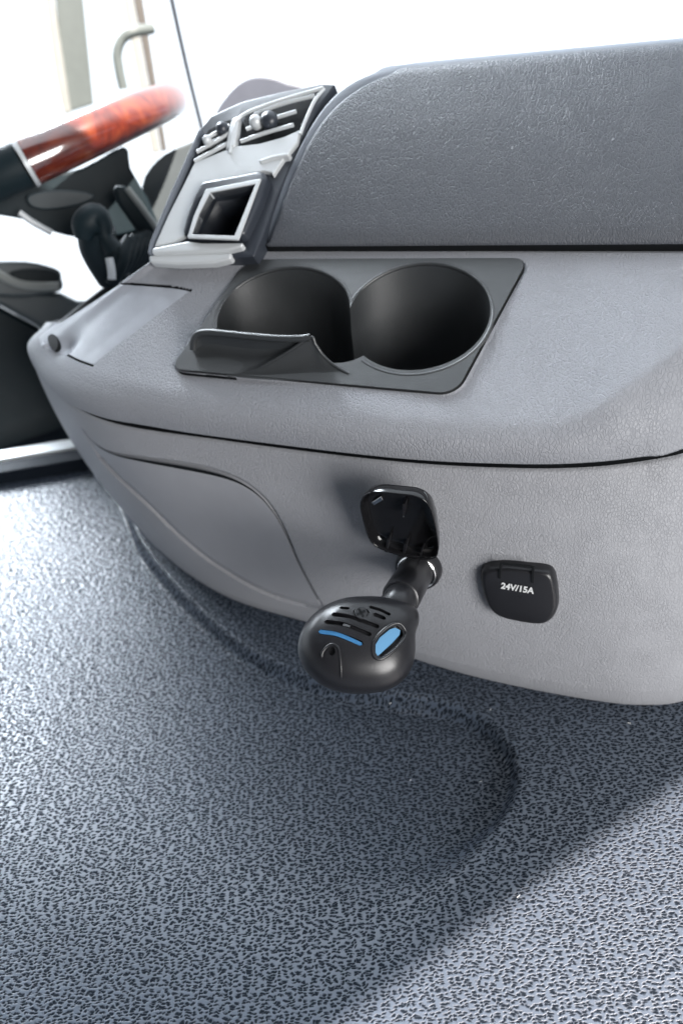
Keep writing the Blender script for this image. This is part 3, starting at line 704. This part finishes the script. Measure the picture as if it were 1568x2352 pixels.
# cover
hinge = onp(945, 1282, sp+sn*.008, sn)
ln_ = unit(np.array([0.10, -.80, .18])+up*.28-fw*.0)         # inner face of the raised cover looks back at the cab and up
ln_ = unit(0.62*sn+0.50*np.array([0, 0, -1.])*-.2+0.30*rt*.2+(-fw)*.45)
lid_px2 = [(826, 1160), (836, 1138), (862, 1130), (915, 1134), (955, 1140), (982, 1157), (996, 1190), (1004, 1235), (1006, 1265), (996, 1284), (955, 1284), (900, 1272), (862, 1256), (846, 1236), (834, 1200)]
tiltn = unit(np.array([-.06, -.985, -.12]))
def cover():
    h0 = hinge+sn*.010
    pts = np.array(catmull([onp(x, y, h0, tiltn) for x, y in lid_px2], 6, True)); c = pts.mean(0)
    rows = []
    for s, d in ((.2, -.0125), (.6, -.0125), (.86, -.012), (.94, -.0095), (.99, -.004), (1.0, -.0005), (.995, .0), (.975, .0), (.965, -.0005), (.955, -.003), (.92, -.0065), (.86, -.0082), (.6, -.0088), (.02, -.009)):
        rows.append(c+(pts-c)*s+tiltn*d)
    Gm = np.stack(rows, 1); Gm = np.concatenate([Gm, Gm[:1]], 0); Vm, Fm = grid_mesh(Gm)
    o = add_grid('socket_cover', Vm, Fm, M['gloss'], ps2); bm = bmesh.new(); bm.from_mesh(o.data); bmesh.ops.remove_doubles(bm, verts=bm.verts, dist=1e-6); bmesh.ops.recalc_face_normals(bm, faces=bm.faces); bm.to_mesh(o.data); bm.free(); smooth(o.data)
    for px in ([(890, 1252), (896, 1253), (900, 1222), (895, 1222)], [(928, 1264), (935, 1265), (939, 1236), (934, 1235)], [(966, 1272), (970, 1272), (976, 1246), (973, 1245)], [(930, 1142), (936, 1142), (934, 1168), (931, 1170)]):
        solid('rib', [onp(x, y, h0-tiltn*.009, tiltn) for x, y in px], tiltn, .007, M['black'], o, bevel=.0003)
    solid('catch', [onp(x, y, h0, tiltn) for x, y in [(854, 1152), (876, 1138), (880, 1146), (860, 1158)]], tiltn, .0012, M['metal'], o, bevel=.0003, down=.004)
cover()

# plug-in device --------------------------------------------------------------------
dev = thing('plug_in_air_freshener', 'black oval plug-in device with blue strips pushed into the open socket', 'air freshener')
ax = unit(sn+np.array([0, 0, .0]))
b1 = atd(918, 1376, 0.470)                    # outer end of the barrel
ax = unit(b1-sp)
Lb = np.linalg.norm(b1-sp)
lathe('plug_barrel', sp, ax, [(-.02, .0118), (.0, .0118), (.012, .0120), (.014, .0132), (Lb-.004, .0134), (Lb-.001, .0126), (Lb, .011), (Lb, 0)], M['black'], dev, 48)
print('barrel', Lb, sp, b1)
Dc = atd(822, 1482, .452)
dn = unit(-unit(ray(822, 1482))+up*.22+rt*.08)             # direction the slotted face looks
body_px = [(684, 1490), (690, 1455), (712, 1420), (745, 1394), (790, 1377), (840, 1373), (890, 1376), (930, 1385), (956, 1404), (961, 1428), (953, 1456), (952, 1500), (944, 1534), (922, 1566), (885, 1586), (835, 1593), (785, 1590), (740, 1574), (706, 1545), (690, 1518)]
neck = tube('neck', [b1-ax*.004, b1+ax*.006, Dc+(atd(895, 1400, .455)-Dc)*1.0-dn*.008, Dc-dn*.010], [.0112, .0112, .0108, .011], M['black'], dev, sub=5, seg=20)
pts = np.array(catmull([onp(x, y, Dc-dn*.004, dn) for x, y in body_px], 5, True)); cc = pts.mean(0)+dn*0
def dev_shell():
    rows = []
    prof_ = [(.02, -.019), (.5, -.018), (.8, -.0145), (.93, -.009), (.985, -.0050), (.968, -.0046), (.968, -.0036), (.992, -.0032), (1.0, -.001), (1.0, .002), (.975, .007), (.92, .0115), (.82, .0158), (.68, .019), (.5, .021), (.3, .022), (.02, .0225)]
    for s, d in prof_: rows.append(cc+(pts-cc)*s+dn*d)
    Gm = np.stack(rows, 1); Gm = np.concatenate([Gm, Gm[:1]], 0); Vm, Fm = grid_mesh(Gm)
    o = add_grid('shell', Vm, Fm, M['black'], dev); bm = bmesh.new(); bm.from_mesh(o.data); bmesh.ops.remove_doubles(bm, verts=bm.verts, dist=1e-6)
    bmesh.ops.holes_fill(bm, edges=[e for e in bm.edges if e.is_boundary]); bmesh.ops.recalc_face_normals(bm, faces=bm.faces); bm.to_mesh(o.data); bm.free(); smooth(o.data); return o
shell = dev_shell()
sb = BVHTree.FromPolygons([v_.co[:] for v_ in shell.data.vertices], [p.vertices[:] for p in shell.data.polygons])
def onshell(x, y):
    p, n = near_hit(sb, x, y)
    if n @ (EYE-p) < 0: n = -n
    return p, n
def capsule(px, wpx):
    """closed pixel outline of a round-ended slot along a px polyline"""
    L_ = catmull(px, 5) if len(px) > 2 else np.array(px, float); tn = np.gradient(L_, axis=0); tn /= np.linalg.norm(tn, axis=1, keepdims=True); nn = np.column_stack([-tn[:, 1], tn[:, 0]])
    a = [tuple(p+n*wpx/2) for p, n in zip(L_, nn)]; b_ = [tuple(p-n*wpx/2) for p, n in zip(L_, nn)]
    e = tuple(L_[-1]+tn[-1]*wpx/2); s = tuple(L_[0]-tn[0]*wpx/2); return a+[e]+b_[::-1]+[s]
cuts = []
def cut_prism(px, depth, top=.006):
    q = [onshell(x, y) for x, y in px]; n = unit(sum(k[1] for k in q)); pc = [k[0] for k in q]
    f = [p+n*top for p in pc]; b_ = [p-n*depth for p in pc]; m = len(pc)
    me = fix_normals(mesh_from(f+b_, [list(range(m)), list(range(2*m-1, m-1, -1))]+[[i, m+i, m+(i+1) % m, (i+1) % m] for i in range(m)], 'c', False))
    for poly_ in me.polygons: poly_.use_smooth = False
    bm = bmesh.new(); bm.from_mesh(me); bmesh.ops.triangulate(bm, faces=bm.faces); bm.to_mesh(me); bm.free()
    return new_obj('tmp', me), n
slots = [([(749, 1428), (790, 1434), (849, 1457)], 9.5), ([(765, 1411), (805, 1417), (867, 1439)], 9.5),
         ([(860, 1411), (882, 1420)], 9), ([(850, 1394), (873, 1401), (894, 1411)], 7), ([(782, 1396), (800, 1397)], 6)]
for px, wd in slots: cuts.append(cut_prism(capsule(px, wd), .003)[0])
blue1 = capsule([(736, 1451), (770, 1456), (800, 1466), (829, 1478)], 12)
blue2 = [(862, 1498), (862, 1480), (872, 1462), (895, 1442), (912, 1437), (923, 1446), (926, 1458), (915, 1475), (895, 1495), (876, 1508), (866, 1506)]
cuts.append(cut_prism(blue1, .0035)[0]); cuts.append(cut_prism(blue2, .004)[0])
cuts.append(cut_prism([(762+8*math.cos(t), 1496+10*math.sin(t)) for t in np.linspace(0, 6.2832, 17)[:-1]], .003)[0])
cuts.append(cut_prism([(829+19*math.cos(t), 1407+11*math.sin(t)) for t in np.linspace(0, 6.2832, 25)[:-1]], .0018)[0])
boolean(shell, cuts)
shell.data.materials.clear(); shell.data.materials.append(M['black']); shell.data.set_sharp_from_angle(angle=R(35))
for c_ in cuts: bpy.data.objects.remove(c_)
def inset(name, px, depth, mat):
    q = [onshell(x, y) for x, y in px]; n = unit(sum(k[1] for k in q)); 
    return solid(name, [k[0]-n*depth for k in q], n, 0.0004, mat, dev, bevel=0, down=.001)
inset('blue_strip', [(x, y) for x, y in capsule([(735, 1450), (770, 1455), (800, 1466), (828, 1479)], 9)], .0012, M['blue'])
inset('blue_strip', [(862, 1503), (862, 1482), (873, 1464), (896, 1445), (908, 1441), (920, 1447), (918, 1458), (900, 1478), (880, 1496), (868, 1507)], .0014, M['blue2'])
# raised rim round the blue window, screw boss
rimpx = catmull([(856, 1500), (857, 1478), (869, 1458), (893, 1438), (914, 1431), (928, 1443), (931, 1460), (918, 1480), (897, 1500), (876, 1513), (862, 1511)], 4, True)
rim = [onshell(x, y)[0] for x, y in rimpx]; tube('window_rim', rim+rim[:2], .0011, M['black'], dev, seg=8, cap=False)
qp, qn = onshell(829, 1407); lathe('screw', qp-qn*.002, qn, [(0, .0042), (.0016, .0042), (.002, .0038), (.002, 0)], M['black'], dev, 28)
a0, a1_ = axes(qn)
for e_a, e_b in ((a0, a1_), (a1_, a0)):
    solid('screw_slot', [qp+e_a*.003*s1_+e_b*.0007*s2_+qn*.0001 for s1_, s2_ in ((-1, -1), (1, -1), (1, 1), (-1, 1))], qn, .0003, M['gap_shade'], dev, bevel=0)
# raised cheek round the moulded hole
ck = [onshell(x, y)[0] for x, y in catmull([(738, 1512), (742, 1495), (760, 1480), (776, 1488), (782, 1520), (783, 1560)], 5)]
tube('moulded_ridge', ck, [.0002]+[.0009]*(len(ck)-2)+[.0002], M['black'], dev, seg=8)
# small bright metal inset added as a painted glint by a slot
inset('slot_glint', [(788, 1432), (804, 1436), (803, 1441), (787, 1437)], .0004, M['metal'])

# ------------------------------------------------------------------ beyond: driver's side
def facing(x, y, d):
    p = atd(x, y, d); n = -unit(ray(x, y)); return p, n
def slab(name, px, d, th, mat, parent=None, bevel=.01, so=None, seg=4, tilt=None, ref=None):
    x0, y0 = ref if ref else np.mean(np.array(px), axis=0); p, n = facing(x0, y0, d)
    if tilt is not None: n = unit(n+np.array(tilt))
    return solid(name, [onp(x, y, p, n) for x, y in px], n, 0.0, mat, parent, bevel=bevel, seg=seg, down=th, smooth_out=so)
# steering wheel
sw = thing('steering_wheel', 'steering wheel with burl wood rim section seen edge-on at the upper left', 'steering wheel')
P1 = atd(95, 360, .86); P2 = atd(385, 238, 1.10)
mid = (P1+P2)/2; ch = P2-P1; c_len = np.linalg.norm(ch)/2
side = unit(np.cross(ch, np.cross(unit(mid-EYE), ch)))       # in-plane direction, nearly along the sight line
side = unit(mid-EYE-unit(ch)*((mid-EYE) @ unit(ch)))
up_w = unit(np.cross(ch, side)); 
if up_w[2] < 0: up_w = -up_w
side = unit(side*math.cos(R(2))-up_w*math.sin(R(2)))
Rw = .200; hgt = math.sqrt(max(Rw*Rw-c_len*c_len, 1e-6)); Cw = mid+side*hgt
exw = unit(P1-Cw); nw = unit(np.cross(exw, unit(P2-Cw))); eyw = np.cross(nw, exw)
angP2 = math.atan2((P2-Cw) @ eyw, (P2-Cw) @ exw)
def rim_arc(a0, a1, n=48): return [Cw+Rw*(exw*math.cos(a)+eyw*math.sin(a)) for a in np.linspace(a0, a1, n)]
a_w0, a_w1 = R(-4), angP2+R(30)
tube('wood_rim', rim_arc(a_w0, a_w1), list(np.linspace(.0225, .017, 48)), M['wood'], sw, seg=28)
tube('leather_rim', rim_arc(a_w1, 2*math.pi+a_w0-.03, 80), list(np.linspace(.0165, .022, 80)), M['dark'], sw, seg=24)
tube('rim_joint', rim_arc(a_w0-.022, a_w0, 3), .0232, M['silver'], sw, seg=28)
slab('wheel_hub', [(-60, 420), (0, 400), (100, 402), (190, 385), (285, 335), (300, 385), (325, 430), (345, 480), (330, 520), (280, 540), (200, 547), (130, 535), (60, 505), (-60, 480)], .93, .16, M['dark'], sw, bevel=.035, seg=6, so=3)
slab('spoke_pad', [(62, 452), (90, 440), (140, 436), (190, 440), (220, 452), (180, 472), (110, 482), (72, 474)], .92, .02, M['dark3'], sw, bevel=.006, so=3)
slab('column_cover', [(190, 520), (330, 430), (372, 530), (374, 600), (355, 606), (345, 612), (250, 668), (236, 650), (205, 570)], .97, .10, M['dark'], sw, bevel=.015)
tube('hub_edge_highlight', [atd(45, 488, .91), atd(75, 510, .91), atd(120, 535, .91)], .0035, M['silver'], sw, sub=4)  # silver tube painting the white highlight along the hub edge
# column stalk, gear lever
cs = thing('column_stalk', 'pale edged column stalk rising in front of the dark steering column', 'stalk')
slab('stalk', [(258, 428), (285, 424), (300, 440), (372, 535), (372, 570), (340, 570), (268, 465)], .86, .02, M['dark'], cs, bevel=.005)
tube('stalk_edge', [atd(292, 432, .85), atd(330, 482, .85), atd(364, 530, .85)], .0035, M['pale'], cs, sub=3)
gl = thing('gear_lever', 'dark gear lever with knob and ribbed gaiter between steering wheel and dashboard', 'gear lever')
tube('knob', [atd(192, 552, .80), atd(198, 520, .80), atd(220, 500, .80), atd(236, 515, .80), atd(242, 545, .80), atd(262, 575, .80)], [.008, .0145, .0145, .010, .008, .011], M['dark'], gl, sub=6, seg=24)
tube('lever', [atd(225, 520, .81), atd(225, 560, .82), atd(245, 600, .83), atd(262, 640, .84)], [.018, .020, .021, .018], M['dark'], gl, sub=5, seg=24)
for k in range(6):
    x0, y0 = 262+14*k, 640-10*k
    tube('gaiter_fold', [atd(x0-6, y0+14, .82+.01*k), atd(x0+12, y0-40, .82+.01*k), atd(x0+36, y0-92+6*k, .83+.01*k)], [.006, .010, .006], M['dark'], gl, sub=5, seg=12)
tube('lever_rod', [atd(251, 592, .79), atd(256, 618, .79), atd(258, 642, .79)], .004, M['silver'], gl, sub=3)
# instrument binnacle
tag(slab('instrument_binnacle', [(326, 430), (345, 385), (375, 355), (410, 338), (450, 322), (478, 300), (440, 420), (375, 570), (340, 590), (330, 540), (342, 490)], 1.02, .15, M['grey2'], bevel=.03, seg=6, so=2), 'rounded grey instrument binnacle behind the centre vents beside the steering wheel', 'binnacle')
tag(slab('dash_hump', [(488, 290), (497, 258), (520, 222), (550, 192), (585, 178), (625, 180), (660, 192), (700, 205), (690, 240), (560, 290)], .86, .12, M['hump'], bevel=.02, seg=6, so=3), 'pale rounded hump on the dash top behind the left air vent', 'dash hump')
# driver's door side
dd_ = thing('driver_door', 'dark lower door with grey armrest beyond the far end of the console', 'door')
slab('lower_trim', [(-80, 690), (0, 702), (80, 745), (170, 812), (300, 900), (320, 1060), (-80, 1080)], 1.15, .05, M['dark'], dd_, bevel=.01)
slab('door_shelf', [(-80, 662), (0, 664), (140, 672), (178, 690), (260, 690), (300, 900), (170, 812), (80, 745), (0, 702), (-80, 690)], 1.14, .06, M['grey2'], dd_, bevel=.012)
slab('armrest', [(-80, 600), (0, 600), (60, 600), (110, 610), (138, 622), (142, 640), (142, 668), (60, 682), (0, 680), (-80, 676)], 1.10, .06, M['grey2'], dd_, bevel=.012, so=2)
slab('pull_recess', [(20, 628), (50, 618), (100, 618), (132, 626), (134, 648), (90, 652), (45, 646)], 1.098, .02, M['dark'], dd_, bevel=.003, so=3)
tube('pull_edge', [atd(-20, 618, 1.09), atd(15, 640, 1.09), atd(60, 656, 1.09), atd(136, 658, 1.09)], .006, M['pale'], dd_, sub=4)
# window pillars, grab handle, mirror
pl = thing('window_pillar', 'tan window pillar with pale edges standing behind the steering wheel rim', 'pillar')
slab('pillar_face', [(300, -40), (322, -40), (384, 345), (372, 350)], 1.6, .03, M['tan'], pl, bevel=.003)
slab('pillar_edge', [(276, -40), (299, -40), (370, 350), (350, 352)], 1.6, .04, M['pale'], pl, bevel=.003)
tag(tube('grab_handle', [atd(284, 205, 1.5), atd(274, 160, 1.5), atd(270, 120, 1.5), atd(282, 88, 1.5), atd(310, 72, 1.5), atd(350, 66, 1.52)], .0085, M['pale2'], None, sub=6), 'curved grey grab handle fixed to the tan window pillar', 'grab handle')
tag(tube('window_seal', [atd(388, -30, 1.3), atd(428, 150, 1.3), atd(466, 305, 1.3)], .0036, M['bezel'], None, sub=3, seg=8), 'thin dark window seal line running down to the left air vent', 'window seal')
mi = thing('door_mirror', 'pale blurred outside mirror seen through the left window', 'mirror')
slab('mirror_housing', [(100, -40), (120, -40), (165, 262), (148, 262), (128, 170)], 1.9, .05, M['pale'], mi, bevel=.005)
slab('mirror_glass', [(124, -40), (188, -40), (206, 140), (216, 240), (160, 258), (146, 170)], 1.92, .02, M['pale2'], mi, bevel=.003)

# stray flecks of lint lying on the mat
rnd = random.Random(4)
for x, y in [(896, 1617), (1126, 1631), (1104, 1773), (1443, 1662), (1047, 1945), (905, 1980), (940, 1770), (1190, 2060)]:
    p = onz(x, y, 0); inside = x < 1120 and y > 1640
    p = p+np.array([0, 0, -.0150 if inside else .0006]); a = rnd.random()*3.1; l = .0007+rnd.random()*.0006
    tag(tube('lint_fleck', [p-np.array([math.cos(a), math.sin(a), 0])*l, p+np.array([0, 0, .0006]), p+np.array([math.cos(a+.5), math.sin(a+.5), 0])*l], .00028, M['white'], None, sub=3, seg=6),
        'tiny pale fleck of lint lying on the grained floor mat', 'lint', 'lint flecks on the floor mat')
